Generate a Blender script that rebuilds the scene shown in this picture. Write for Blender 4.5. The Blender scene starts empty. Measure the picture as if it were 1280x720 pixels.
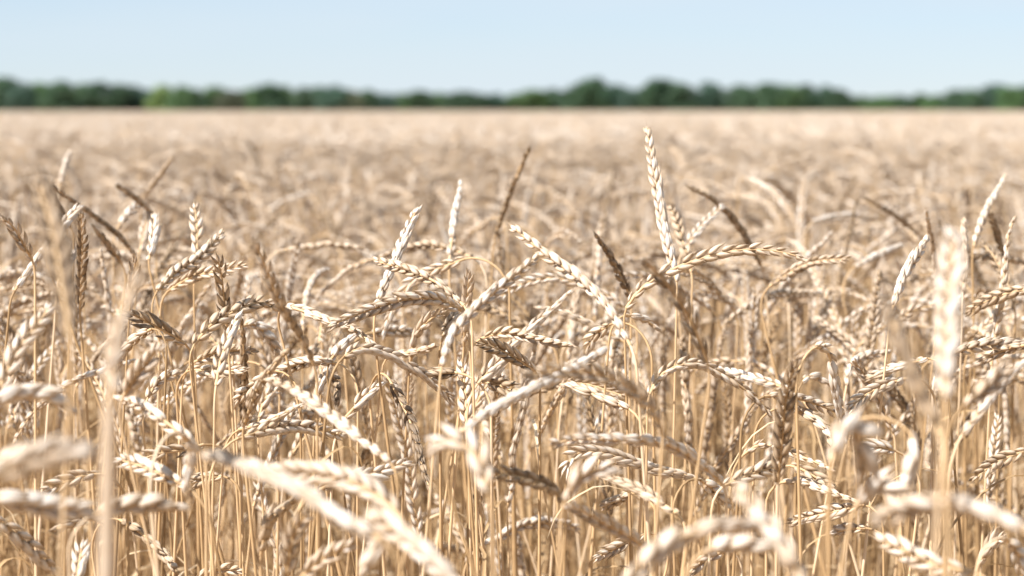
import bpy, math, random
import numpy as np

random.seed(7)
rng = np.random.default_rng(11)
C = bpy.context.scene.collection
scene = bpy.context.scene

# ------------------------------------------------------------------ camera
W, H = 1280.0, 720.0                     # pixel frame the tracing below uses
LENS, SENSOR = 70.0, 36.0
FPX = LENS / SENSOR * W
HORIZON = 138.0
PITCH = math.atan((H / 2 - HORIZON) / FPX)
CAM_Z = 1.12
FOCUS = 1.30
cam = bpy.data.cameras.new('camera')
cam.lens = LENS
cam.sensor_width = SENSOR
cam.clip_start = 0.05
cam.clip_end = 6000
cam.dof.use_dof = True
cam.dof.focus_distance = FOCUS
cam.dof.aperture_fstop = 7.6
cam_ob = bpy.data.objects.new('camera', cam)
cam_ob.location = (0, 0, CAM_Z)
cam_ob.rotation_euler = (math.radians(90) - PITCH, 0, 0)
C.objects.link(cam_ob)
scene.camera = cam_ob

# ------------------------------------------------------------------ sky, sun, exposure
SUN_EL = math.radians(47)
SUN_AZ = math.radians(-126)               # from +Y (view direction) towards +X; negative = from the left
sun_dir = (math.cos(SUN_EL) * math.sin(SUN_AZ), math.cos(SUN_EL) * math.cos(SUN_AZ), math.sin(SUN_EL))
world = bpy.data.worlds.new('World')
scene.world = world
world.use_nodes = True
wn = world.node_tree
bg = wn.nodes['Background']
sky = wn.nodes.new('ShaderNodeTexSky')
sky.sky_type = 'NISHITA'
sky.sun_disc = False
sky.sun_elevation = SUN_EL
sky.sun_rotation = SUN_AZ
sky.air_density = 1.0
sky.dust_density = 0.0
sky.ozone_density = 5.0
tint = wn.nodes.new('ShaderNodeMix'); tint.data_type = 'RGBA'; tint.blend_type = 'MULTIPLY'
tint.inputs[0].default_value = 1.0
tint.inputs[7].default_value = (0.77, 0.85, 1.03, 1)
wn.links.new(sky.outputs[0], tint.inputs[6])
veil = wn.nodes.new('ShaderNodeMix'); veil.data_type = 'RGBA'      # thin even summer haze over the whole sky
veil.inputs[0].default_value = 0.65
veil.inputs[7].default_value = (5.45, 6.2, 6.85, 1)
wtc = wn.nodes.new('ShaderNodeTexCoord'); wmp = wn.nodes.new('ShaderNodeMapping'); wmp.inputs['Scale'].default_value = (3, 3, 22)
wnz = wn.nodes.new('ShaderNodeTexNoise'); wnz.inputs['Scale'].default_value = 1.6; wnz.inputs['Detail'].default_value = 5
wrg = wn.nodes.new('ShaderNodeMapRange'); wrg.inputs['From Min'].default_value = 0.3; wrg.inputs['From Max'].default_value = 0.7
wrg.inputs['To Min'].default_value = 0.55; wrg.inputs['To Max'].default_value = 0.82
wn.links.new(wtc.outputs['Generated'], wmp.inputs[0]); wn.links.new(wmp.outputs[0], wnz.inputs['Vector'])
wn.links.new(wnz.outputs[0], wrg.inputs[0]); wn.links.new(wrg.outputs[0], veil.inputs[0])
wn.links.new(tint.outputs[2], veil.inputs[6])
wn.links.new(veil.outputs[2], bg.inputs[0])
bg.inputs[1].default_value = 0.05
sl = bpy.data.lights.new('sun', 'SUN')
sl.energy = 4.0
sl.angle = math.radians(0.53)
sl.color = (1.0, 0.982, 0.955)
so = bpy.data.objects.new('sun', sl)
from mathutils import Vector, Matrix
so.rotation_euler = Vector(sun_dir).to_track_quat('Z', 'Y').to_euler()
so.location = (-20, 5, 30)
C.objects.link(so)
scene.view_settings.view_transform = 'Standard'
scene.view_settings.look = 'None'
scene.view_settings.gamma = 1
scene.view_settings.use_curve_mapping = False
scene.view_settings.exposure = 1.42
scene.cycles.use_denoising = True
scene.cycles.max_bounces = 8
scene.cycles.diffuse_bounces = 5
scene.cycles.transmission_bounces = 4

# ------------------------------------------------------------------ pixel <-> space
RIGHT = np.array([1.0, 0, 0])
FWD = np.array([0, math.cos(PITCH), -math.sin(PITCH)])
UP = np.array([0, math.sin(PITCH), math.cos(PITCH)])
CAM = np.array([0, 0, CAM_Z])


def at(x, y, d):
    return CAM + d * (FWD + RIGHT * (x - W / 2) / FPX - UP * (y - H / 2) / FPX)


def proj(p):
    v = np.asarray(p) - CAM
    d = v @ FWD
    return W / 2 + FPX * (v @ RIGHT) / d, H / 2 - FPX * (v @ UP) / d, d


# ------------------------------------------------------------------ materials
def mat(name):
    m = bpy.data.materials.new(name)
    m.use_nodes = True
    nt = m.node_tree
    nt.nodes.clear()
    return m, nt


def ramp(nt, stops):
    r = nt.nodes.new('ShaderNodeValToRGB')
    while len(r.color_ramp.elements) < len(stops):
        r.color_ramp.elements.new(0.5)
    for e, (p, c) in zip(r.color_ramp.elements, stops):
        e.position = p
        e.color = (*c, 1)
    return r


def straw_material(name, stops, transl, rough, streak_scale, mottling):
    m, nt = mat(name)
    L = nt.links.new
    N = nt.nodes.new
    at_ = N('ShaderNodeAttribute'); at_.attribute_name = 'tone'
    oi = N('ShaderNodeObjectInfo')
    geo = N('ShaderNodeNewGeometry')
    tc = N('ShaderNodeTexCoord')
    nz = N('ShaderNodeTexNoise'); nz.inputs['Scale'].default_value = streak_scale; nz.inputs['Detail'].default_value = 4
    L(tc.outputs['Object'], nz.inputs['Vector'])
    # tone + noise + a little of the random number of each object and each husk
    a = N('ShaderNodeMath'); a.operation = 'MULTIPLY_ADD'
    L(nz.outputs[0], a.inputs[0]); a.inputs[1].default_value = mottling; a.inputs[2].default_value = -mottling / 2
    b = N('ShaderNodeMath'); b.operation = 'MULTIPLY_ADD'
    L(oi.outputs['Random'], b.inputs[0]); b.inputs[1].default_value = 0.16; b.inputs[2].default_value = -0.08
    c = N('ShaderNodeMath'); c.operation = 'MULTIPLY_ADD'
    L(geo.outputs['Random Per Island'], c.inputs[0]); c.inputs[1].default_value = 0.22; c.inputs[2].default_value = -0.11
    s1 = N('ShaderNodeMath'); L(a.outputs[0], s1.inputs[0]); L(b.outputs[0], s1.inputs[1])
    s2 = N('ShaderNodeMath'); L(s1.outputs[0], s2.inputs[0]); L(c.outputs[0], s2.inputs[1])
    s3 = N('ShaderNodeMath'); s3.use_clamp = True
    L(s2.outputs[0], s3.inputs[0]); L(at_.outputs['Fac'], s3.inputs[1])
    r = ramp(nt, stops)
    L(s3.outputs[0], r.inputs[0])
    pb = N('ShaderNodeBsdfPrincipled')
    pb.inputs['Roughness'].default_value = rough
    pb.inputs['Specular IOR Level'].default_value = 0.35
    L(r.outputs[0], pb.inputs['Base Color'])
    bump = N('ShaderNodeBump'); bump.inputs['Strength'].default_value = 0.25; bump.inputs['Distance'].default_value = 0.0006
    L(nz.outputs[0], bump.inputs['Height']); L(bump.outputs[0], pb.inputs['Normal'])
    tr = N('ShaderNodeBsdfTranslucent')
    L(r.outputs[0], tr.inputs[0])
    mx = N('ShaderNodeMixShader'); mx.inputs[0].default_value = transl
    L(pb.outputs[0], mx.inputs[1]); L(tr.outputs[0], mx.inputs[2])
    out = N('ShaderNodeOutputMaterial')
    L(mx.outputs[0], out.inputs[0])
    return m


M_HUSK = straw_material('husk', [(0.0, (0.18, 0.125, 0.08)), (0.3, (0.41, 0.29, 0.18)), (0.6, (0.61, 0.475, 0.34)), (0.85, (0.70, 0.595, 0.485)), (1.0, (0.75, 0.68, 0.60))], 0.30, 0.5, 260, 0.35)
M_STRAW = straw_material('straw', [(0.0, (0.26, 0.16, 0.075)), (0.35, (0.49, 0.315, 0.155)), (0.7, (0.64, 0.445, 0.25)), (1.0, (0.73, 0.575, 0.405))], 0.2, 0.6, 90, 0.55)
M_LEAF = straw_material('dry_leaf', [(0.0, (0.28, 0.18, 0.09)), (0.4, (0.52, 0.35, 0.18)), (0.8, (0.70, 0.53, 0.33)), (1.0, (0.78, 0.66, 0.48))], 0.35, 0.55, 80, 0.35)
MATS = [M_HUSK, M_STRAW, M_LEAF]


# ------------------------------------------------------------------ mesh collector
class MB:
    def __init__(s):
        s.v, s.q, s.t, s.qm, s.tm, s.tone = [], [], [], [], [], []
        s.n = 0

    def add(s, v, q, t, m, tone):
        v = np.asarray(v, dtype=np.float64).reshape(-1, 3)
        s.v.append(v)
        if len(q):
            s.q.append(np.asarray(q) + s.n); s.qm.append(np.full(len(q), m))
        if len(t):
            s.t.append(np.asarray(t) + s.n); s.tm.append(np.full(len(t), m))
        s.tone.append(np.full(len(v), tone) if np.isscalar(tone) else np.asarray(tone))
        s.n += len(v)

    def mesh(s, name, mats, smooth=True):
        v = np.concatenate(s.v)
        q = np.concatenate(s.q) if s.q else np.zeros((0, 4), int)
        t = np.concatenate(s.t) if s.t else np.zeros((0, 3), int)
        me = bpy.data.meshes.new(name)
        me.vertices.add(len(v)); me.vertices.foreach_set('co', v.ravel())
        me.loops.add(q.size + t.size)
        me.loops.foreach_set('vertex_index', np.concatenate([q.ravel(), t.ravel()]).astype(np.int32))
        nf = len(q) + len(t)
        me.polygons.add(nf)
        st = np.concatenate([np.arange(len(q)) * 4, q.size + np.arange(len(t)) * 3]).astype(np.int32)
        me.polygons.foreach_set('loop_start', st)
        mi = np.concatenate(s.qm + s.tm).astype(np.int32)
        me.polygons.foreach_set('material_index', mi)
        me.polygons.foreach_set('use_smooth', np.full(nf, smooth))
        for m in mats: me.materials.append(m)
        a = me.attributes.new('tone', 'FLOAT', 'POINT')
        a.data.foreach_set('value', np.concatenate(s.tone).astype(np.float32))
        me.update(calc_edges=True)
        return me


def link(name, me, parent=None):
    o = bpy.data.objects.new(name, me)
    C.objects.link(o)
    if parent: o.parent = parent
    return o


# ------------------------------------------------------------------ curves
def resample(pts, n):
    """Catmull-Rom through the points, n points spaced evenly."""
    P = np.asarray(pts, float)
    if len(P) == 2: P = np.array([P[0], (P[0] + P[1]) / 2, P[1]])
    E = np.vstack([2 * P[0] - P[1], P, 2 * P[-1] - P[-2]])
    out = []
    for i in range(1, len(E) - 2):
        t = np.linspace(0, 1, 16, endpoint=False)[:, None]
        a, b, c, d = E[i - 1], E[i], E[i + 1], E[i + 2]
        out.append(0.5 * (2 * b + (c - a) * t + (2 * a - 5 * b + 4 * c - d) * t ** 2 + (3 * b - a - 3 * c + d) * t ** 3))
    out.append(P[-1:])
    Q = np.vstack(out)
    s = np.concatenate([[0], np.cumsum(np.linalg.norm(np.diff(Q, axis=0), axis=1))])
    u = np.linspace(0, s[-1], n)
    return np.stack([np.interp(u, s, Q[:, k]) for k in range(3)], 1), s[-1]


def unit(v): return v / (np.linalg.norm(v) + 1e-12)


def frames(P, spin):
    """Parallel-transport frames (T, S, N) along the points."""
    T = np.gradient(P, axis=0)
    T /= np.linalg.norm(T, axis=1)[:, None] + 1e-12
    ref = np.array([0.31, 0.77, 0.55])
    S = unit(ref - T[0] * (ref @ T[0]))
    N = np.cross(T[0], S)
    S = S * math.cos(spin) + N * math.sin(spin)
    Ss = []
    for k in range(len(P)):
        S = unit(S - T[k] * (S @ T[k]))
        Ss.append(S)
    Ss = np.array(Ss)
    return T, Ss, np.cross(T, Ss)


def tube(mb, P, R, segs, m, tone, cap=True):
    P = np.asarray(P)
    T, S, N = frames(P, 0.4)
    a = np.linspace(0, 2 * math.pi, segs, endpoint=False)
    R = np.broadcast_to(R, len(P))
    V = (P[:, None] + R[:, None, None] * (np.cos(a)[None, :, None] * S[:, None] + np.sin(a)[None, :, None] * N[:, None])).reshape(-1, 3)
    i, j = np.meshgrid(np.arange(len(P) - 1), np.arange(segs), indexing='ij')
    jn = (j + 1) % segs
    Q = np.stack([i * segs + j, i * segs + jn, (i + 1) * segs + jn, (i + 1) * segs + j], -1).reshape(-1, 4)
    if not np.isscalar(tone): tone = np.repeat(tone, segs)
    mb.add(V, Q, [], m, tone)


# ------------------------------------------------------------------ the spikelet: two keeled glumes round a longer floret
def husk(length, rw, rt, off, splay, lean, curl, segs=7, awn=0.0):
    ts = np.array([0.0, 0.1, 0.26, 0.44, 0.62, 0.78, 0.91])
    rf = np.array([0.34, 0.74, 0.98, 1.0, 0.78, 0.44, 0.17])
    a = np.linspace(0, 2 * math.pi, segs, endpoint=False)
    V = []
    for t, f in zip(ts, rf):
        for x in a:
            cx = math.cos(x)
            kx = rt * f * cx * (1.38 if cx > 0.8 else 1.0)
            V.append((kx + lean * t * length - curl * t * t * length, rw * f * math.sin(x) + splay * t * length, t * length))
    V.append(((lean - curl) * length * 1.02, splay * length, length * (1.0 + awn)))
    V = np.array(V) + np.array(off)
    n = len(ts)
    Q = [(i * segs + j, i * segs + (j + 1) % segs, (i + 1) * segs + (j + 1) % segs, (i + 1) * segs + j) for i in range(n - 1) for j in range(segs)]
    T = [((n - 1) * segs + j, (n - 1) * segs + (j + 1) % segs, n * segs) for j in range(segs)]
    return V, Q, T


def spikelet_parts(seed, awn=0.0):
    r = random.Random(seed)
    j = lambda a, s=0.12: a * (1 + r.uniform(-s, s))
    mm = 0.001
    return [
        husk(j(11.4) * mm, j(2.15) * mm, j(1.75) * mm, (0.5 * mm, 1.45 * mm, 0), j(0.035, 1.2), j(0.02, 1), j(0.035, .6)),
        husk(j(11.4) * mm, j(2.15) * mm, j(1.75) * mm, (0.5 * mm, -1.45 * mm, 0), -j(0.035, 1.2), j(0.02, 1), j(0.035, .6)),
        husk(j(12.8) * mm, j(1.8) * mm, j(1.7) * mm, (1.0 * mm, r.uniform(-.4, .4) * mm, 1.0 * mm), r.uniform(-.03, .03), 0.05, j(0.10, .5), awn=awn),
    ]


N_VAR = 5
SPIK = [spikelet_parts(i, 0.14 * (i % 3)) for i in range(N_VAR)]
TIP = spikelet_parts(99, 0.8)


HUSK_TONE = np.concatenate([(np.array([-0.40, -0.20, 0.0, 0.05, 0.0, -0.18, -0.38])[:, None] + np.array([0.05, 0, -.10, -.02, -.02, -.10, 0])[None]).ravel(), [-0.5]])   # browner base and beak, with gap shade painted into base and edges


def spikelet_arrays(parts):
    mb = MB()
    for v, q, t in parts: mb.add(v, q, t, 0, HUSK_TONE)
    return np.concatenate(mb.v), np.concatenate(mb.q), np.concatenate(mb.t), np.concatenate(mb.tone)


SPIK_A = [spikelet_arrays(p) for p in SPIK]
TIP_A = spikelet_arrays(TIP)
_spik_mesh = {}


def spikelet_mesh(var, tone):
    key = (var, round(tone * 9))
    if key not in _spik_mesh:
        mb = MB()
        v, q, t, tn = TIP_A if var == 'tip' else SPIK_A[var]
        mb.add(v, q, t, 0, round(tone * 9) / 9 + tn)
        _spik_mesh[key] = mb.mesh('spikelet', [M_HUSK])
    return _spik_mesh[key]


def spikelet_layout(P, length, spin, seed, fat=1.0):
    """(variant, 3x3 matrix, position) of every spikelet along the ear."""
    r = random.Random(seed)
    pitch = 0.0040 * r.uniform(0.88, 1.15)
    slim = r.uniform(0.68, 0.86); long = r.uniform(0.92, 1.10)
    slope = r.uniform(-.22, .22)
    twist = r.uniform(-1.3, 1.3)
    n = max(8, int(length / pitch))
    Q, _ = resample(P, n + 1)
    T, S, N = frames(Q, spin)
    out = []
    for i in range(n):
        u = i / (n - 1)
        sc = fat * (0.70 + 0.40 * min(1, u / 0.22)) * (1.0 - 0.42 * max(0, (u - 0.62) / 0.38)) * r.uniform(0.92, 1.08)
        side = 1 if i % 2 else -1
        al = math.radians(r.uniform(13, 23))
        ro = r.uniform(-0.2, 0.2) + twist * (u - .5)
        if 0.1 < u < 0.9 and r.random() < 0.03: continue          # a spikelet that has dropped out
        s = side * (S[i] * math.cos(ro) + N[i] * math.sin(ro))
        z = T[i] * math.cos(al) + s * math.sin(al)
        y = unit(np.cross(z, s)); x = np.cross(y, z)
        M = np.stack([x * slim, y * slim, z * long], 1) * sc
        out.append((r.randrange(N_VAR), M, Q[i] + s * 0.0006, slope * (u - .5) + r.gauss(0, .07)))
    z = T[-1]; y = unit(np.cross(z, S[-1])); x = np.cross(y, z)
    out.append(('tip', np.stack([x * slim, y * slim, z * long], 1) * fat * 0.62, Q[-1] - z * 0.005, slope * .5))
    return out


def ear_into(mb, P, length, spin, seed, tone, m=0, fat=1.0):
    for var, M, p, dt in spikelet_layout(P, length, spin, seed, fat):
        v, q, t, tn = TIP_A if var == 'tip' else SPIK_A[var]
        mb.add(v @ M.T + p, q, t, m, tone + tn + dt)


def rachis_into(mb, P, m, tone):
    Q, _ = resample(P, 14)
    tube(mb, Q, np.linspace(0.0011, 0.0005, len(Q)), 6, m, tone)


def stem_into(mb, S, m, tone, segs=7, thick=1.0):
    """S runs from the ear's base down to the ground."""
    n = len(S)
    s = np.concatenate([[0], np.cumsum(np.linalg.norm(np.diff(S, axis=0), axis=1))])
    R = np.interp(s, [0, 0.05, 0.25, 0.6, 1.2], [0.0007, 0.0008, 0.0012, 0.0017, 0.0020]) * thick
    for nd in (0.22 + 0.12 * tone, 0.50 + 0.1 * tone):          # the joints of the straw
        k = int(np.argmin(np.abs(s - nd)))
        if 0 < k < n - 1: R[k] *= 1.6
    tn = np.clip(tone + 0.12 * np.sin(s * 23 + tone * 40) - 0.25 * (R > 1.3 * np.interp(s, [0, 0.05, 0.25, 0.6, 1.2], [0.0007, 0.0008, 0.0012, 0.0017, 0.0020]) * thick), 0, 1)
    tube(mb, S, R, segs, m, tn)


def leaf_into(mb, root, az, length, width, rise, seed, m, tone):
    r = random.Random(seed)
    n = 12
    p = np.array(root, float); th = rise
    pts, wd, tw = [], [], []
    for k in range(n):
        u = k / (n - 1)
        pts.append(p.copy())
        wd.append(width * (0.55 + 0.9 * u if u < 0.3 else 0.82 * (1 - ((u - 0.3) / 0.7) ** 1.6) + 0.02))
        tw.append(az + math.pi / 2 + u * r.uniform(0.4, 1.4))
        d = np.array([math.cos(az) * math.cos(th), math.sin(az) * math.cos(th), math.sin(th)])
        p = p + d * length / (n - 1)
        th -= r.uniform(0.10, 0.40)
        az += r.uniform(-0.22, 0.22)
    pts = np.array(pts)
    T = np.gradient(pts, axis=0); T /= np.linalg.norm(T, axis=1)[:, None]
    V = []
    for k in range(n):
        s = np.array([math.cos(tw[k]), math.sin(tw[k]), 0.25 * math.sin(tw[k] * 2)])
        s = unit(s - T[k] * (s @ T[k])); nn = np.cross(T[k], s)
        V += [pts[k] - s * wd[k] / 2 + nn * wd[k] * 0.18, pts[k] - nn * wd[k] * 0.08, pts[k] + s * wd[k] / 2 + nn * wd[k] * 0.18]
    Q = [(3 * k + j, 3 * k + j + 1, 3 * k + 4 + j, 3 * k + 3 + j) for k in range(n - 1) for j in (0, 1)]
    mb.add(V, Q, [], m, tone)


# ------------------------------------------------------------------ posture of a plant
def stem_from(ear, seed, radius=None):
    """Stem from the ear's base: turns out of the ear's axis to straight down, then runs to the ground."""
    r = random.Random(seed)
    T = unit(ear[1] - ear[0])
    d = -T
    sp = 0.34 if r.random() < 0.2 else 0.10
    lean = np.array([r.uniform(-sp, sp), r.uniform(-.07, .07), -1.0])
    tgt = unit(lean)
    rad = radius or r.uniform(0.012, 0.03)
    p = ear[0].copy()
    pts = [p.copy()]
    step = 0.006
    h = np.array([-T[0], -T[1], 0.0])
    if np.linalg.norm(h) < 0.15: h = np.array([r.uniform(-1, 1), r.uniform(-1, 1), 0.0])
    h = unit(h)
    for k in range(60):
        ang = math.acos(max(-1, min(1, d @ tgt)))
        if ang < 0.02: break
        mx = step / rad
        side = tgt - d * (d @ tgt)
        if ang > 2.2: side = h - d * (h @ d)
        side = unit(side)
        a = min(ang, mx)
        d = unit(d * math.cos(a) + side * math.sin(a))
        p = p + d * step
        pts.append(p.copy())
    # long straight part with a faint bow
    z = p[2]
    bow = np.array([r.uniform(-.012, .012), r.uniform(-.012, .012), 0])
    n = 9
    L = z / -d[2]
    for k in range(1, n + 1):
        u = k / n
        pts.append(p + d * L * u + bow * math.sin(math.pi * u))
    pts[-1][2] = 0.0
    return np.array(pts)


def random_spine(r, x, y, apex, kind=None):
    """Ear polyline of a plant rooted near (x, y) whose highest point lies at apex."""
    k = kind or r.choices(['upright', 'lean', 'arch', 'droop'], [0.26, 0.32, 0.29, 0.13])[0]
    a0, a1 = {'upright': (r.uniform(2, 10), r.uniform(5, 22)), 'lean': (r.uniform(14, 35), r.uniform(35, 70)),
              'arch': (r.uniform(35, 70), r.uniform(85, 125)), 'droop': (r.uniform(85, 120), r.uniform(125, 170))}[k]
    az = r.uniform(0, 2 * math.pi)
    L = r.uniform(0.070, 0.140)
    n = 7
    p = np.zeros(3); pts = [p.copy()]
    for i in range(n):
        a = math.radians(a0 + (a1 - a0) * (i + .5) / n)
        az += r.uniform(-.07, .07)
        a += r.uniform(-.13, .13)
        p = p + L / n * np.array([math.sin(a) * math.cos(az), math.sin(a) * math.sin(az), math.cos(a)])
        pts.append(p.copy())
    P = np.array(pts)
    P += np.array([x, y, apex - P[:, 2].max()])
    return P


def apex_height(r, mean=0.16):
    u = r.random()
    if u < 0.80: h = min(0.29, max(0.11, r.gauss(mean, 0.034)))
    elif u < 0.98: h = r.uniform(0.18, 0.42)
    else: h = r.uniform(0.06, 0.11)
    return CAM_Z - h


# ------------------------------------------------------------------ setting: ground, far field, treeline
def plane(name, x0, x1, y0, y1, z, m):
    mb = MB(); mb.add([(x0, y0, z), (x1, y0, z), (x1, y1, z), (x0, y1, z)], [(0, 1, 2, 3)], [], 0, 0.5)
    o = link(name, mb.mesh(name, [m], False)); o['kind'] = 'structure'
    return o


def earth_material(name, c0, c1, scale):
    m, nt = mat(name)
    N, L = nt.nodes.new, nt.links.new
    tc = N('ShaderNodeTexCoord')
    nz = N('ShaderNodeTexNoise'); nz.inputs['Scale'].default_value = scale; nz.inputs['Detail'].default_value = 8
    L(tc.outputs['Object'], nz.inputs['Vector'])
    r = ramp(nt, [(0.35, c0), (0.65, c1)])
    L(nz.outputs[0], r.inputs[0])
    p = N('ShaderNodeBsdfPrincipled'); p.inputs['Roughness'].default_value = 0.95
    L(r.outputs[0], p.inputs['Base Color'])
    o = N('ShaderNodeOutputMaterial'); L(p.outputs[0], o.inputs[0])
    return m


plane('ground', -2500, 2500, -300, 4500, 0.0, earth_material('soil_and_straw', (0.22, 0.14, 0.07), (0.38, 0.25, 0.13), 14))
FAR0 = 190.0
plane('field', -900, 900, FAR0, 470, 0.965, earth_material('far_wheat', (0.52, 0.41, 0.29), (0.62, 0.495, 0.365), 0.6))


def leaf_green():
    m, nt = mat('tree_leaves')
    N, L = nt.nodes.new, nt.links.new
    oi = N('ShaderNodeObjectInfo'); g = N('ShaderNodeNewGeometry')
    hs = N('ShaderNodeHueSaturation')
    mp = N('ShaderNodeMapRange'); mp.inputs['To Min'].default_value = 0.55; mp.inputs['To Max'].default_value = 1.5
    L(g.outputs['Random Per Island'], mp.inputs[0]); L(mp.outputs[0], hs.inputs['Value'])
    L(oi.outputs['Color'], hs.inputs['Color'])
    p = N('ShaderNodeBsdfPrincipled'); p.inputs['Roughness'].default_value = 0.6
    L(hs.outputs[0], p.inputs['Base Color'])
    tr = N('ShaderNodeBsdfTranslucent'); L(hs.outputs[0], tr.inputs[0])
    mx = N('ShaderNodeMixShader'); mx.inputs[0].default_value = 0.2
    L(p.outputs[0], mx.inputs[1]); L(tr.outputs[0], mx.inputs[2])
    o = N('ShaderNodeOutputMaterial'); L(mx.outputs[0], o.inputs[0])
    return m


M_TREE = leaf_green()
M_BARK = earth_material('bark', (0.09, 0.065, 0.045), (0.16, 0.12, 0.09), 5)


def crown_mesh(seed):
    """Unit crown (height 1, about as wide): leaf clumps spread over several limbs."""
    r = np.random.default_rng(seed)
    lobes = []
    for k in range(18):
        a = r.uniform(0, 6.283); h = r.uniform(0.05, 0.80)
        rad = 0.46 * math.sin(math.pi * min(1, max(.12, (h + .12) / 1.1))) * r.uniform(0.35, 0.8)
        lobes.append((rad * math.cos(a), rad * math.sin(a), h, r.uniform(0.15, 0.27)))
    lobes.append((0.02, 0.0, 0.82, 0.18))
    V, Q = [], []
    for (x, y, z, s) in lobes:
        n = int(2600 * s * s * 4)
        d = r.normal(size=(n, 3)); d /= np.linalg.norm(d, axis=1)[:, None]
        rr = s * r.uniform(0.45, 1.08, n) ** 0.6
        c = np.array([x, y, z]) + d * rr[:, None] * np.array([1.0, 1.0, 0.85])
        for p, dd in zip(c, d):
            nn = unit(dd + r.normal(size=3) * 0.6)
            a = unit(np.cross(nn, r.normal(size=3))); b = np.cross(nn, a)
            w = r.uniform(0.018, 0.036)
            i = len(V)
            V += [p - a * w, p - b * w * .6, p + a * w, p + b * w * .6]
            Q.append((i, i + 1, i + 2, i + 3))
    mb = MB(); mb.add(np.array(V), Q, [], 0, 0.5)
    return mb.mesh('crown', [M_TREE], False)


def trunk_mesh(seed):
    r = random.Random(seed)
    mb = MB()
    P = [(0, 0, 0), (0.01, 0.0, 0.15), (-0.01, 0.01, 0.35), (0.02, 0, 0.6), (0.0, 0.02, 0.8)]
    Q, _ = resample(P, 9)
    tube(mb, Q, np.linspace(0.034, 0.008, 9), 8, 0, 0.5)
    for k in range(5):
        a = r.uniform(0, 6.28); z = r.uniform(0.16, 0.5); l = r.uniform(0.22, 0.36)
        B, _ = resample([(0, 0, z), (l * .5 * math.cos(a), l * .5 * math.sin(a), z + .10), (l * math.cos(a), l * math.sin(a), z + .26)], 6)
        tube(mb, B, np.linspace(0.014, 0.004, 6), 6, 0, 0.5)
    return mb.mesh('trunk', [M_BARK])


CROWNS = [crown_mesh(30 + i) for i in range(6)]
TRUNKS = [trunk_mesh(60 + i) for i in range(3)]
GREENS = {'dark green': (0.034, 0.074, 0.031), 'mid green': (0.056, 0.112, 0.034), 'light green': (0.12, 0.18, 0.05),
          'blue green': (0.034, 0.076, 0.046), 'brownish green': (0.085, 0.10, 0.052)}
# skyline of the treeline: pixel x, pixel y of the crown's top, colour
TREES = [(-58, 104, 'dark green'), (-26, 100, 'mid green'), (2, 97, 'dark green'), (28, 103, 'blue green'), (52, 104, 'mid green'), (80, 102, 'dark green'), (104, 104, 'mid green'),
         (126, 102, 'dark green'), (146, 106, 'dark green'), (166, 107, 'blue green'), (188, 117, 'blue green'), (206, 107, 'light green'), (226, 107, 'mid green'),
         (246, 111, 'dark green'), (268, 109, 'mid green'), (290, 113, 'brownish green'), (312, 111, 'mid green'), (336, 105, 'dark green'),
         (356, 107, 'mid green'), (378, 109, 'dark green'), (402, 109, 'dark green'), (418, 107, 'blue green'), (440, 113, 'brownish green'), (462, 113, 'dark green'), (480, 121, 'blue green'),
         (502, 121, 'mid green'), (526, 118, 'dark green'), (550, 120, 'mid green'), (574, 119, 'dark green'), (598, 122, 'dark green'), (622, 121, 'blue green'), (646, 121, 'mid green'), (668, 117, 'mid green'), (690, 115, 'dark green'),
         (712, 112, 'mid green'), (728, 102, 'dark green'), (746, 96, 'dark green'), (768, 106, 'blue green'), (790, 117, 'blue green'), (810, 106, 'dark green'), (832, 99, 'dark green'), (854, 105, 'dark green'),
         (882, 102, 'blue green'), (902, 112, 'dark green'), (922, 107, 'dark green'), (944, 109, 'dark green'), (966, 104, 'dark green'), (986, 107, 'mid green'),
         (1008, 105, 'dark green'), (1030, 107, 'blue green'), (1048, 116, 'dark green'), (1076, 124, 'mid green'), (1100, 125, 'mid green'), (1124, 124, 'dark green'), (1150, 121, 'mid green'), (1172, 123, 'mid green'),
         (1196, 117, 'dark green'), (1214, 111, 'dark green'), (1240, 106, 'blue green'), (1262, 109, 'mid green'), (1286, 106, 'dark green'), (1312, 109, 'mid green'), (1340, 108, 'dark green')]
ORD = ['first', 'second', 'third', 'fourth', 'fifth', 'sixth', 'seventh', 'eighth', 'ninth', 'tenth', 'eleventh', 'twelfth', 'thirteenth', 'fourteenth', 'fifteenth', 'sixteenth', 'seventeenth', 'eighteenth', 'nineteenth', 'twentieth']
T_ANCH = [(188, 'the low gap in the left treeline'), (746, 'the tallest rounded tree of the treeline'), (1100, 'the lowest dip of the treeline')]
TD = 430.0
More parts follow.
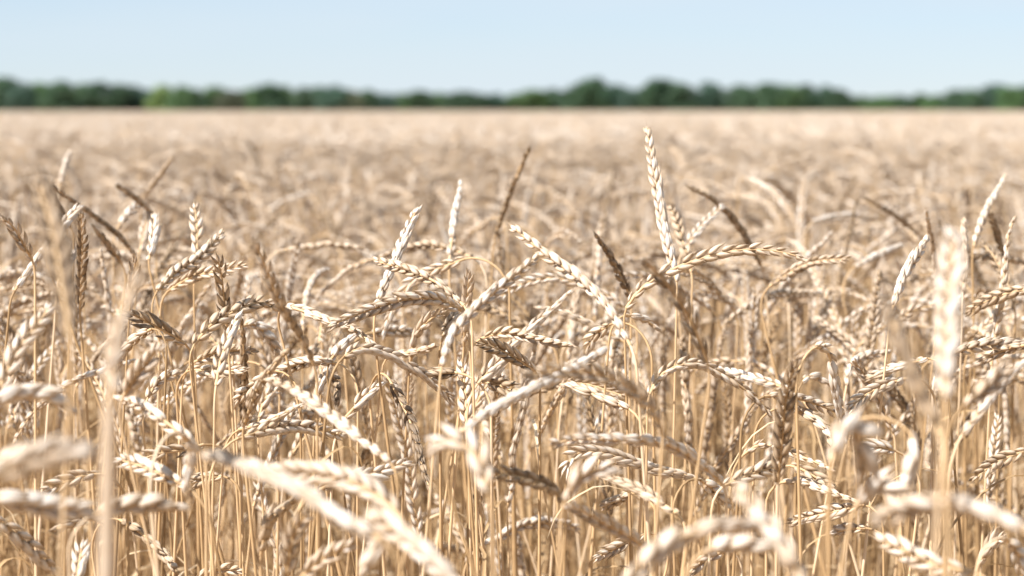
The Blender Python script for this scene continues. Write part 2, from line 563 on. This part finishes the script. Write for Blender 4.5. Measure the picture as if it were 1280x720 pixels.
for i, (px, py, col) in enumerate(TREES):
    r = random.Random(500 + i)
    d = TD + r.uniform(-14, 22) + (35 if py > 119 else 0)
    b = at(px, HORIZON, d)
    hgt = CAM_Z + (HORIZON - py + (6.0 if py > 114 else 2.0)) / FPX * d
    wid = max(hgt * 0.95, 5.2 if py < 115 else 7.0) * r.uniform(1.1, 1.45)
    e = bpy.data.objects.new('tree', None); C.objects.link(e)
    e.location = (b[0], b[1], 0)
    c = link('crown', CROWNS[i % 6], e)
    c.scale = (wid, wid, hgt * 1.02); c.rotation_euler = (0, 0, r.uniform(0, 6.28)); c.location = (0, 0, hgt * -0.02)
    gc = GREENS[col]; j = r.uniform(0.85, 1.2)
    c.color = (gc[0] * j, gc[1] * j, gc[2] * j, 1)
    t = link('trunk', TRUNKS[i % 3], e); t.scale = (hgt,) * 3
    k = min(range(3), key=lambda q: abs(T_ANCH[q][0] - px))
    ax, an = T_ANCH[k]
    row = sorted(q[0] for q in TREES)
    n = row.index(px) - row.index(ax)
    if n == 0:
        lab = ['small blue green tree filling the low gap in the left treeline', 'tallest dark green rounded tree of the far treeline', 'lowest mid green tree in the open dip of the treeline'][k]
    else:
        lab = f"{col} tree, {ORD[abs(n) - 1]} to the {'left' if n < 0 else 'right'} of {an}"
    e['label'] = lab; e['category'] = 'tree'; e['group'] = 'trees of the far treeline'

# ------------------------------------------------------------------ traced wheat: (ear pixels from base to tip, distance / focus distance, tone)
PALE, STRAW, GOLD, BROWN, GREY = 0.84, 0.70, 0.54, 0.36, 0.24
TRACED = [  # tones here mix husk colour with painted sun and shade on each ear
    ([(783, 385), (800, 362), (830, 342), (870, 325), (920, 313), (965, 313), (1003, 322)], 1.00, STRAW),
    ([(884, 452), (868, 410), (845, 370), (820, 340), (806, 326)], 0.78, BROWN),
    ([(846, 352), (838, 320), (828, 275), (820, 225), (813, 185), (809, 160)], 1.08, PALE),
    ([(864, 340), (850, 290), (838, 258)], 1.2, GOLD),
    ([(952, 332), (925, 285), (895, 252), (862, 234)], 1.35, BROWN),
    ([(852, 318), (875, 285), (904, 256)], 1.3, PALE),
    ([(620, 292), (640, 235), (662, 184)], 1.35, BROWN),
    ([(562, 325), (568, 275), (576, 228)], 1.25, PALE),
    ([(470, 385), (478, 362), (490, 333), (505, 298), (521, 261)], 1.02, PALE),
    ([(580, 382), (552, 357), (520, 341), (495, 333), (468, 326)], 1.0, GOLD),
    ([(577, 388), (552, 376), (528, 373), (495, 377), (455, 390), (412, 407)], 1.0, STRAW),
    ([(580, 432), (583, 385), (587, 340)], 1.0, STRAW),
    ([(552, 458), (562, 425), (590, 390), (630, 355), (672, 322)], 0.87, PALE),
    ([(788, 432), (770, 400), (745, 368), (710, 338), (672, 310), (640, 283)], 0.92, STRAW),
    ([(787, 370), (768, 330), (745, 294)], 1.15, GREY),
    ([(430, 446), (450, 436), (480, 441), (510, 456), (535, 473), (566, 500)], 0.98, STRAW),
    ([(422, 454), (395, 451), (370, 456), (342, 470)], 1.05, STRAW),
    ([(488, 578), (460, 555), (425, 528), (395, 505), (365, 485), (337, 473)], 0.84, STRAW),
    ([(488, 476), (500, 500), (512, 525), (520, 552), (528, 582), (538, 614)], 1.0, 0.08),
    ([(602, 423), (630, 416), (655, 420), (682, 427), (714, 432)], 1.03, STRAW),
    ([(668, 463), (645, 448), (622, 436), (598, 428)], 1.0, BROWN),
    ([(826, 534), (810, 505), (790, 488), (765, 474), (735, 466), (695, 464), (655, 470)], 0.75, GOLD),
    ([(576, 541), (605, 518), (640, 498), (668, 484), (700, 470), (730, 452), (757, 436)], 0.80, PALE),
    ([(786, 511), (766, 503), (748, 496), (730, 487), (709, 480)], 1.0, STRAW),
    ([(762, 406), (745, 418), (733, 438)], 1.05, GOLD),
    ([(783, 394), (800, 397), (822, 410)], 1.08, PALE),
    ([(812, 493), (825, 470), (848, 457), (872, 455), (893, 463), (918, 477), (942, 496), (964, 518)], 0.97, STRAW),
    ([(986, 487), (960, 478), (932, 470), (907, 463), (887, 460)], 1.1, PALE),
    ([(1003, 478), (1012, 471), (1030, 476), (1044, 484)], 1.1, STRAW),
    ([(1021, 434), (1032, 436), (1040, 456), (1045, 485), (1050, 510), (1056, 529)], 0.98, PALE),
    ([(955, 496), (975, 494), (1000, 499), (1025, 507), (1048, 517)], 1.0, STRAW),
    ([(976, 510), (994, 512), (1014, 522), (1032, 538), (1039, 556)], 1.0, GOLD),
    ([(972, 602), (977, 560), (980, 520), (985, 485), (995, 452)], 0.86, BROWN),
    ([(930, 568), (950, 556), (975, 560), (1000, 570), (1020, 578), (1039, 588)], 1.0, STRAW),
    ([(977, 603), (1000, 601), (1025, 610), (1045, 618), (1069, 627)], 1.0, STRAW),
    ([(988, 582), (1005, 588), (1022, 598), (1042, 610)], 1.05, BROWN),
    ([(1138, 472), (1110, 480), (1085, 492), (1061, 511)], 1.0, STRAW),
    ([(1160, 448), (1135, 455), (1110, 462), (1084, 473)], 1.05, STRAW),
    ([(1058, 482), (1062, 460), (1077, 447), (1112, 440)], 1.15, PALE),
    ([(1176, 545), (1158, 505), (1135, 460), (1122, 420), (1110, 388)], 0.50, GREY),
    ([(1181, 500), (1182, 450), (1184, 400), (1188, 340), (1193, 288)], 0.50, 1.0, 1.0, 0.95),
    ([(1205, 506), (1232, 485), (1258, 460)], 0.72, STRAW),
    ([(1203, 543), (1235, 500), (1260, 470), (1284, 450)], 0.82, PALE),
    ([(1190, 442), (1222, 432), (1260, 430), (1287, 434)], 1.05, STRAW),
    ([(1284, 431), (1258, 437), (1226, 451)], 1.05, GOLD),
    ([(1216, 428), (1236, 405), (1260, 380)], 1.25, PALE),
    ([(1292, 360), (1248, 370), (1208, 390)], 1.1, GOLD),
    ([(1115, 388), (1127, 350), (1143, 323), (1160, 297)], 1.02, PALE),
    ([(1175, 362), (1170, 330), (1163, 292), (1158, 266)], 1.2, STRAW),
    ([(1203, 365), (1206, 320), (1205, 273)], 1.2, GOLD),
    ([(1217, 308), (1230, 270), (1243, 245), (1256, 220)], 1.3, PALE),
    ([(1256, 324), (1247, 295), (1237, 264)], 1.3, BROWN),
    ([(1290, 330), (1250, 323), (1207, 320)], 1.3, BROWN),
    ([(1154, 299), (1120, 270), (1081, 247)], 1.6, BROWN),
    ([(962, 358), (998, 335), (1025, 326), (1060, 324)], 1.2, GOLD),
    ([(1016, 278), (1055, 270), (1097, 272)], 1.7, PALE),
    ([(1068, 334), (1095, 320), (1127, 307)], 1.45, PALE),
    ([(40, 324), (30, 307), (19, 287), (3, 271)], 1.08, GOLD),
    ([(88, 420), (78, 360), (69, 305), (57, 258), (46, 222)], 0.52, GREY),
    ([(100, 385), (102, 340), (103, 305), (101, 267)], 1.1, GREY),
    ([(169, 320), (150, 296), (125, 275), (100, 257), (66, 234)], 1.25, BROWN),
    ([(88, 283), (75, 265), (58, 243)], 1.3, GREY),
    ([(152, 328), (135, 305), (117, 284)], 1.25, BROWN),
    ([(66, 296), (82, 278), (101, 257)], 1.15, PALE),
    ([(18, 364), (38, 335), (59, 306)], 1.1, PALE),
    ([(76, 342), (84, 328), (96, 311)], 1.15, PALE),
    ([(243, 348), (246, 320), (246, 285), (243, 255)], 1.15, PALE),
    ([(197, 363), (220, 340), (250, 320), (279, 291)], 1.1, STRAW),
    ([(210, 364), (240, 346), (275, 338), (308, 330)], 1.1, STRAW),
    ([(284, 412), (280, 375), (277, 345), (271, 321)], 1.0, BROWN),
    ([(163, 378), (166, 350), (170, 321)], 1.02, GOLD),
    ([(186, 325), (192, 298), (193, 268)], 1.15, PALE),
    ([(147, 285), (160, 268), (176, 252)], 1.4, PALE),
    ([(174, 318), (180, 290), (186, 264)], 1.4, PALE),
    ([(192, 268), (170, 248), (146, 232)], 1.4, BROWN),
    ([(179, 247), (196, 225), (216, 196)], 1.6, GOLD),
    ([(74, 234), (80, 212), (88, 191)], 1.6, PALE),
    ([(-8, 505), (20, 440), (45, 408), (64, 381)], 0.80, PALE),
    ([(137, 505), (141, 440), (149, 402), (160, 370), (174, 340)], 0.42, STRAW, 2.9, 0.6),
    ([(-22, 516), (0, 500), (26, 492), (56, 493), (88, 512)], 0.74, PALE),
    ([(231, 429), (213, 418), (195, 408), (176, 398), (160, 391)], 1.0, GREY),
    ([(190, 411), (174, 420), (156, 438), (145, 463)], 1.0, GOLD),
    ([(155, 494), (175, 465), (201, 431)], 0.8, STRAW),
    ([(246, 556), (212, 531), (190, 515), (170, 504), (147, 499)], 0.84, PALE),
    ([(230, 545), (238, 556), (236, 580), (231, 614)], 0.78, PALE),
    ([(185, 497), (198, 477), (226, 464)], 1.05, STRAW),
    ([(243, 430), (262, 408), (280, 396), (305, 384), (325, 378), (347, 383)], 1.0, GOLD),
    ([(352, 386), (362, 384), (385, 391), (410, 401), (440, 411), (468, 431)], 1.0, STRAW),
    ([(270, 482), (276, 450), (287, 420), (298, 393)], 0.95, PALE),
    ([(303, 545), (305, 500), (305, 450), (302, 399)], 1.05, GREY),
    ([(392, 455), (375, 420), (360, 395), (346, 370), (333, 335), (319, 304)], 0.84, BROWN),
    ([(305, 532), (312, 512), (322, 485), (340, 460), (361, 436)], 0.9, GOLD),
    ([(303, 408), (318, 406), (338, 424), (348, 447)], 1.08, PALE),
    ([(337, 466), (316, 484), (294, 502)], 1.0, STRAW),
    ([(324, 522), (332, 497), (349, 487)], 1.1, PALE),
    ([(244, 452), (275, 440), (319, 437)], 1.05, GOLD),
    ([(241, 462), (270, 464), (307, 463)], 1.05, STRAW),
    ([(299, 537), (320, 532), (345, 522), (374, 507)], 0.95, STRAW),
    ([(298, 548), (340, 536), (382, 534), (432, 546)], 0.95, STRAW),
    ([(397, 498), (402, 478), (411, 458)], 1.05, PALE),
    ([(416, 468), (421, 480), (421, 504)], 1.05, GREY),
    ([(413, 450), (427, 433), (445, 418)], 1.05, PALE),
    ([(513, 452), (520, 420), (537, 400), (556, 389)], 1.05, STRAW),
    ([(554, 420), (561, 406), (572, 393)], 1.05, GOLD),
    ([(460, 417), (490, 414), (517, 415)], 1.2, PALE),
    ([(490, 443), (515, 440), (545, 432)], 1.05, STRAW),
    ([(432, 522), (452, 500), (476, 479)], 1.0, PALE),
    ([(583, 535), (582, 495), (577, 452)], 1.0, PALE),
    ([(597, 480), (612, 464), (632, 446)], 1.0, STRAW),
    ([(606, 478), (625, 482), (652, 494)], 1.0, BROWN),
    ([(572, 466), (558, 466), (541, 469)], 1.0, BROWN),
    ([(476, 674), (430, 650), (380, 615), (325, 588), (266, 568)], 0.55, PALE),
    ([(592, 752), (535, 695), (500, 668), (463, 643)], 0.55, PALE),
    ([(502, 648), (485, 630), (465, 615), (440, 602), (415, 595), (385, 590), (349, 588)], 0.65, STRAW),
    ([(398, 613), (435, 598), (470, 592), (511, 578)], 0.9, STRAW),
    ([(373, 724), (405, 698), (442, 679)], 0.75, STRAW),
    ([(450, 720), (467, 690), (474, 666)], 0.66, STRAW),
    ([(358, 722), (367, 670), (387, 638)], 0.75, GOLD),
    ([(326, 694), (335, 655), (350, 640), (372, 621)], 0.85, GOLD),
    ([(610, 616), (602, 585), (588, 562), (565, 552), (539, 560)], 0.6, PALE),
    ([(703, 626), (690, 612), (668, 602), (645, 596), (615, 590)], 0.8, BROWN),
    ([(600, 705), (599, 655), (597, 603)], 1.05, GREY),
    ([(902, 603), (880, 583), (860, 568), (838, 557), (812, 551), (765, 550), (722, 549), (690, 555)], 0.85, STRAW),
    ([(877, 601), (850, 593), (820, 587), (790, 577), (765, 569), (740, 565), (718, 569), (705, 590)], 0.98, STRAW),
    ([(706, 626), (720, 603), (740, 590), (767, 585)], 0.72, PALE),
    ([(848, 643), (830, 631), (810, 618), (785, 606), (757, 595)], 0.88, GOLD),
    ([(808, 685), (783, 668), (757, 655), (735, 643), (709, 631)], 0.8, STRAW),
    ([(788, 617), (772, 625), (753, 634)], 1.05, GOLD),
    ([(804, 668), (772, 684), (744, 698)], 1.0, STRAW),
    ([(780, 730), (815, 695), (852, 672), (890, 660), (930, 657), (964, 663)], 0.55, PALE),
    ([(880, 690), (905, 682), (966, 684)], 0.62, PALE),
    ([(1008, 738), (985, 690), (958, 652), (920, 608)], 0.52, PALE),
    ([(907, 689), (882, 699), (863, 716)], 1.0, GOLD),
    ([(905, 607), (940, 592), (974, 582)], 0.92, STRAW),
    ([(876, 600), (892, 612), (908, 632)], 0.95, PALE),
    ([(1040, 578), (1052, 540), (1070, 540), (1080, 575), (1083, 618)], 0.6, PALE),
    ([(1070, 632), (1088, 613), (1106, 611), (1118, 630)], 0.66, PALE),
    ([(1290, 668), (1262, 652), (1235, 640), (1200, 632), (1165, 631), (1130, 638), (1096, 647)], 0.5, PALE),
    ([(1078, 631), (1050, 638), (1020, 645), (987, 653)], 1.0, STRAW),
    ([(1082, 660), (1062, 661), (1036, 668)], 1.0, PALE),
    ([(1214, 714), (1168, 706), (1145, 695), (1120, 683), (1098, 674)], 0.75, PALE),
    ([(1223, 706), (1238, 682), (1254, 671)], 0.95, STRAW),
    ([(1256, 673), (1270, 686), (1279, 718)], 0.8, PALE),
    ([(1288, 561), (1250, 576), (1235, 585), (1217, 601)], 1.05, GOLD),
    ([(1136, 540), (1142, 552), (1138, 580), (1131, 610)], 0.7, PALE),
    ([(1118, 563), (1102, 560), (1084, 563)], 0.95, PALE),
    ([(-32, 622), (0, 624), (30, 628), (65, 634), (110, 638)], 0.66, PALE),
    ([(112, 646), (145, 634), (185, 631), (229, 634)], 0.72, STRAW),
    ([(124, 593), (100, 596), (76, 605), (54, 614)], 0.9, STRAW),
    ([(-8, 648), (25, 672), (50, 697), (75, 717)], 0.85, STRAW),
    ([(112, 649), (92, 653), (71, 661)], 0.9, GOLD),
    ([(150, 650), (175, 665), (200, 688), (219, 710)], 0.95, BROWN),
    ([(97, 730), (99, 705), (103, 678)], 0.85, PALE),
    ([(232, 607), (205, 594), (175, 582), (146, 574)], 0.85, PALE),
    ([(254, 556), (226, 563), (200, 567), (171, 576)], 0.95, GOLD),
    ([(-15, 600), (50, 572), (112, 562)], 0.42, PALE),
    ([(-12, 590), (10, 573), (38, 570)], 0.6, PALE),
    ([(278, 595), (262, 597), (242, 603)], 1.0, GOLD),
    ([(246, 722), (272, 712), (303, 713)], 1.0, STRAW),
]

plants = []          # every individual: dict(ear, stem, tone, seed, d, spin, leaves)
for i, (px, q, tone, *more) in enumerate(TRACED):
    r = random.Random(1000 + i)
    if q < 0.75: q = 0.75 - (0.75 - q) * 0.72
    d0 = q * FOCUS
    P2 = np.array(px, float)
    L2 = np.linalg.norm(np.diff(P2, axis=0), axis=1).sum() / FPX * d0
    want = r.uniform(0.105, 0.125)
    dz = 0.0
    if L2 < want: dz = min(math.sqrt(want ** 2 - L2 ** 2), 0.75 * L2, 0.07)
    dz *= 1 if tone > 0.8 or q < 0.75 else -1 if tone < 0.4 else r.choice((-1, 1))
    if q < 0.75:
        dz *= 0.6
        if tone > 0.8: tone -= 0.08
    if abs(dz) < 0.015: dz = r.uniform(-.015, .015)
    u = np.linspace(-.5, .5, len(P2))
    ear = np.array([at(x, y, d0 + dz * k) for (x, y), k in zip(P2, u)])
    plants.append(dict(ear=ear, tone=min(1, max(0, tone + r.uniform(-.05, .05))), seed=1000 + i, q=q, spin=r.uniform(0, 6.28), traced=True, sheath=more[0] if more else 1.0, fat=more[1] if len(more) > 1 else 1.0))

# ------------------------------------------------------------------ the other plants: scattered over the field
R0 = random.Random(21)
scatter = []
DENS = 460


def half_width(y): return 0.2571 * y * 1.18 + 0.30


y = 1.42
while y < 8.0:
    dy = 0.02
    n = DENS * (0.75 if y < 1.75 else 1.0) * dy * 2 * half_width(y)
    for k in range(int(n) + (R0.random() < n % 1)):
        scatter.append((R0.uniform(-1, 1) * half_width(y), y + R0.uniform(0, dy)))
    y += dy

N_THINGS = 300
stuff_pts = []
for k, (x, y) in enumerate(scatter):
    if len(plants) < N_THINGS and y < 3:
        r = random.Random(5000 + k)
        ear = random_spine(r, x, y, apex_height(r, 0.17))
        e = [proj(p) for p in ear]
        cx = np.mean([a[0] for a in e]); cy = np.mean([a[1] for a in e])
        if 8 < cx < 1272 and cy < 700:
            tone = r.choices([PALE, STRAW, GOLD, BROWN, GREY], [.30, .34, .2, .12, .04])[0] + r.uniform(-.06, .06)
            plants.append(dict(ear=ear, tone=min(1, max(0, tone)), seed=5000 + k, q=y / FOCUS, spin=r.uniform(0, 6.28), traced=False))
            continue
    stuff_pts.append((x, y))

SPLIT_Q = (0.90, 1.10)     # ears this near the focus show their spikelets one by one


def build_plant(p):
    seed = p['seed']; r = random.Random(seed * 3 + 1)
    stem = stem_from(resample(p['ear'], 20)[0], seed)
    base = stem[-1].copy()
    e = bpy.data.objects.new('wheat_stalk', None); C.objects.link(e)
    e.location = base
    ear = p['ear'] - base; stem = stem - base
    _, L = resample(ear, 20)
    tone = p['tone']
    mb = MB(); stem_into(mb, stem, 0, 0.72 if p.get('sheath', 1) > 1 else r.uniform(0.15, 0.9), thick=r.uniform(0.9, 1.2) * p.get('sheath', 1.0))
    link('stem', mb.mesh('stem', [M_STRAW if p.get('sheath', 1) == 1 else M_HUSK]), e)     # a sheathed stem is husk coloured
    fat = (r.uniform(0.78, 0.96) if p['traced'] else r.uniform(0.70, 0.90)) * (1.2 if p['q'] < 0.75 else 1.0) * p.get('fat', 1.0)
    if p['traced'] and SPLIT_Q[0] <= p['q'] <= SPLIT_Q[1]:
        mb = MB(); rachis_into(mb, ear, 0, 0.6)
        eo = link('ear', mb.mesh('ear', [M_STRAW]), e)
        for var, M, pos, dt in spikelet_layout(ear, L, p['spin'], seed, fat):
            s = link('spikelet', spikelet_mesh(var, min(1, max(0, tone + dt))), eo)
            m4 = np.eye(4); m4[:3, :3] = M; m4[:3, 3] = pos
            s.matrix_local = Matrix(m4.tolist())
    else:
        mb = MB(); ear_into(mb, ear, L, p['spin'], seed, tone, 0, fat); rachis_into(mb, ear, 1, 0.6)
        link('ear', mb.mesh('ear', [M_HUSK, M_STRAW]), e)
    for kk in range(r.choice((0, 1, 1)) if p['q'] > 0.85 else r.choice((0, 0, 0, 1))):
        k = next(k for k in range(len(stem)) if stem[k][2] < r.uniform(0.60, 0.88) or k == len(stem) - 1)
        mb = MB(); leaf_into(mb, stem[k], r.uniform(0, 6.28), r.uniform(0.08, 0.2), r.uniform(0.002, 0.005), r.uniform(0.9, 1.5), seed + kk * 7777, 0, r.uniform(.0, .9))
        link('leaf', mb.mesh('leaf', [M_LEAF]), e)
    p['obj'] = e


for p in plants: build_plant(p)


# labels: look first, then the place it has among the ears most like it
def tone_word(t):
    return 'pale' if t > .82 else 'straw' if t > .62 else 'golden' if t > .4 else 'brown' if t > .2 else 'dark grey'


def posture(e):
    b, t = e[0], e[-1]
    dx, dy = t[0] - b[0], b[1] - t[1]
    L = math.hypot(dx, dy) + 1e-6
    side = 'right' if dx > 0 else 'left'
    top = min(a[1] for a in e)
    if min(b[1], t[1]) - top > 0.10 * L: return 'arching to the ' + side
    if dy > abs(dx) * 2.6: return 'standing upright'
    if -dy > abs(dx) * 2.6: return 'hanging straight down'
    if abs(dy) < abs(dx) * 0.36: return 'lying level, tip ' + side
    return ('leaning ' if dy > 0 else 'drooping ') + side


HB = ['at left edge', 'near left edge', 'left of centre', 'at centre', 'right of centre', 'near right edge', 'at right edge']
groups = {}
for p in plants:
    e = [proj(a) for a in p['ear']]
    cx = float(np.mean([a[0] for a in e])); cy = float(np.mean([a[1] for a in e]))
    hb = HB[min(6, max(0, int(np.digitize(cx, [90, 320, 540, 740, 960, 1190]))))]
    vb = ['high', 'upper', 'middle', 'lower', 'bottom'][int(np.digitize(cy, [290, 390, 500, 610]))]
    foc = 'very blurred' if p['q'] < 0.7 else 'blurred' if (p['q'] < 0.88 or p['q'] > 1.3) else 'in-focus'
    p['c'] = (cx, cy)
    groups.setdefault((foc, tone_word(p['tone']), posture(e), vb, hb), []).append(p)
for (foc, tw, po, vb, hb), ps in groups.items():
    ps.sort(key=lambda p: p['c'][0])
    for k, p in enumerate(ps):
        lab = f"{foc} {tw} wheat ear {po}, {vb} row {hb}"
        if len(ps) == 2: lab += ', ' + ['leftmost', 'rightmost'][k]
        elif len(ps) > 2: lab += ', ' + (ORD[k] + ' from left')
        p['obj']['label'] = lab; p['obj']['category'] = 'wheat'; p['obj']['group'] = 'wheat stalks in the near rows'

# ------------------------------------------------------------------ the mass of the field: one object of instanced plants and, farther out, square-metre stands
variants = bpy.data.collections.new('wheat_variants')
N_PLANT, N_STAND = 26, 4
for k in range(N_PLANT):
    r = random.Random(900 + k)
    ear = random_spine(r, 0, 0, 1.0)
    stem = stem_from(resample(ear, 20)[0], 900 + k)
    sh = np.array([stem[-1][0], stem[-1][1], 0]); ear = ear - sh; stem = stem - sh
    tone = r.choices([PALE, STRAW, GOLD, BROWN, GREY], [.52, .30, .13, .04, .01])[0]
    mb = MB(); _, L = resample(ear, 20)
    ear_into(mb, ear, L, r.uniform(0, 6.28), 900 + k, tone, 0, r.uniform(.70, .88)); rachis_into(mb, ear, 1, .6)
    stem_into(mb, stem, 1, r.uniform(.1, .9), 6)
    for kk in range((2, 1, 2, 1)[k % 4]):
        i = next(i for i in range(len(stem)) if stem[i][2] < r.uniform(.55, .85) or i == len(stem) - 1)
        leaf_into(mb, stem[i], r.uniform(0, 6.28), r.uniform(.12, .28), r.uniform(.002, .006), r.uniform(.9, 1.5), k * 3 + kk, 2, r.uniform(.0, .9))
    variants.objects.link(bpy.data.objects.new(f'wheat_variant_{k:02d}', mb.mesh('wheat_variant', MATS)))
for k in range(N_STAND):
    r = random.Random(1900 + k)
    mb = MB()
    for j in range(380):
        ear = random_spine(r, r.uniform(-.5, .5), r.uniform(-.5, .5), apex_height(r))
        Q, L = resample(ear, 6)
        tone = r.choices([PALE, STRAW, GOLD, BROWN, GREY], [.52, .31, .13, .03, .01])[0]
        tube(mb, Q, np.array([.0018, .0038, .0042, .0040, .0032, .0010]), 5, 0, tone + r.uniform(-.08, .08))
        S = stem_from(Q, r.randrange(10 ** 6), 0.04)
        S = S[np.unique(np.linspace(0, len(S) - 1, 6).astype(int))]
        tube(mb, S, 0.0016, 3, 1, r.uniform(.4, .9))
    variants.objects.link(bpy.data.objects.new(f'wheat_variant_{N_PLANT + k:02d}', mb.mesh('wheat_stand', MATS)))

pts, idx, rot, scl = [], [], [], []
for (x, y) in stuff_pts:   # one point, one plant
    r = R0
    pts.append((x, y, 0)); idx.append(r.randrange(N_PLANT)); rot.append(r.uniform(0, 6.28)); scl.append(apex_height(r, 0.185 if y < 2.8 else 0.165))
y = 8.5
while y < FAR0 + 2:
    hw = half_width(y) + 0.5
    nx = int(2 * hw) + 1
    for k in range(nx):
        pts.append((-nx / 2 + k + .5 + R0.uniform(-.1, .1), y, 0)); idx.append(N_PLANT + R0.randrange(N_STAND))
        rot.append(R0.randrange(4) * math.pi / 2 + R0.uniform(-.1, .1)); scl.append(R0.uniform(.965, 1.0))
    y += 1.0
me = bpy.data.meshes.new('wheat')
me.from_pydata(pts, [], [])
for nm, ty, va in (('idx', 'INT', idx), ('rot', 'FLOAT', rot), ('scl', 'FLOAT', scl)):
    a = me.attributes.new(nm, ty, 'POINT'); a.data.foreach_set('value', np.array(va, dtype=np.int32 if ty == 'INT' else np.float32))
wheat = link('wheat', me)
wheat['kind'] = 'stuff'; wheat['label'] = 'dense mass of ripe wheat filling the field to the treeline'; wheat['category'] = 'wheat'
ng = bpy.data.node_groups.new('wheat_scatter', 'GeometryNodeTree')
ng.interface.new_socket('Geometry', in_out='INPUT', socket_type='NodeSocketGeometry')
ng.interface.new_socket('Geometry', in_out='OUTPUT', socket_type='NodeSocketGeometry')
N, L = ng.nodes.new, ng.links.new
gi, go = N('NodeGroupInput'), N('NodeGroupOutput')
ci = N('GeometryNodeCollectionInfo'); ci.inputs['Collection'].default_value = variants
ci.inputs['Separate Children'].default_value = True; ci.inputs['Reset Children'].default_value = True
iop = N('GeometryNodeInstanceOnPoints'); iop.inputs['Pick Instance'].default_value = True


def named(n, t):
    a = N('GeometryNodeInputNamedAttribute'); a.data_type = t; a.inputs['Name'].default_value = n
    return a.outputs['Attribute']


cx = N('ShaderNodeCombineXYZ'); L(named('rot', 'FLOAT'), cx.inputs['Z'])
L(gi.outputs[0], iop.inputs['Points']); L(ci.outputs[0], iop.inputs['Instance']); L(named('idx', 'INT'), iop.inputs['Instance Index'])
L(cx.outputs[0], iop.inputs['Rotation']); L(named('scl', 'FLOAT'), iop.inputs['Scale'])
L(iop.outputs[0], go.inputs[0])
md = wheat.modifiers.new('scatter', 'NODES'); md.node_group = ng
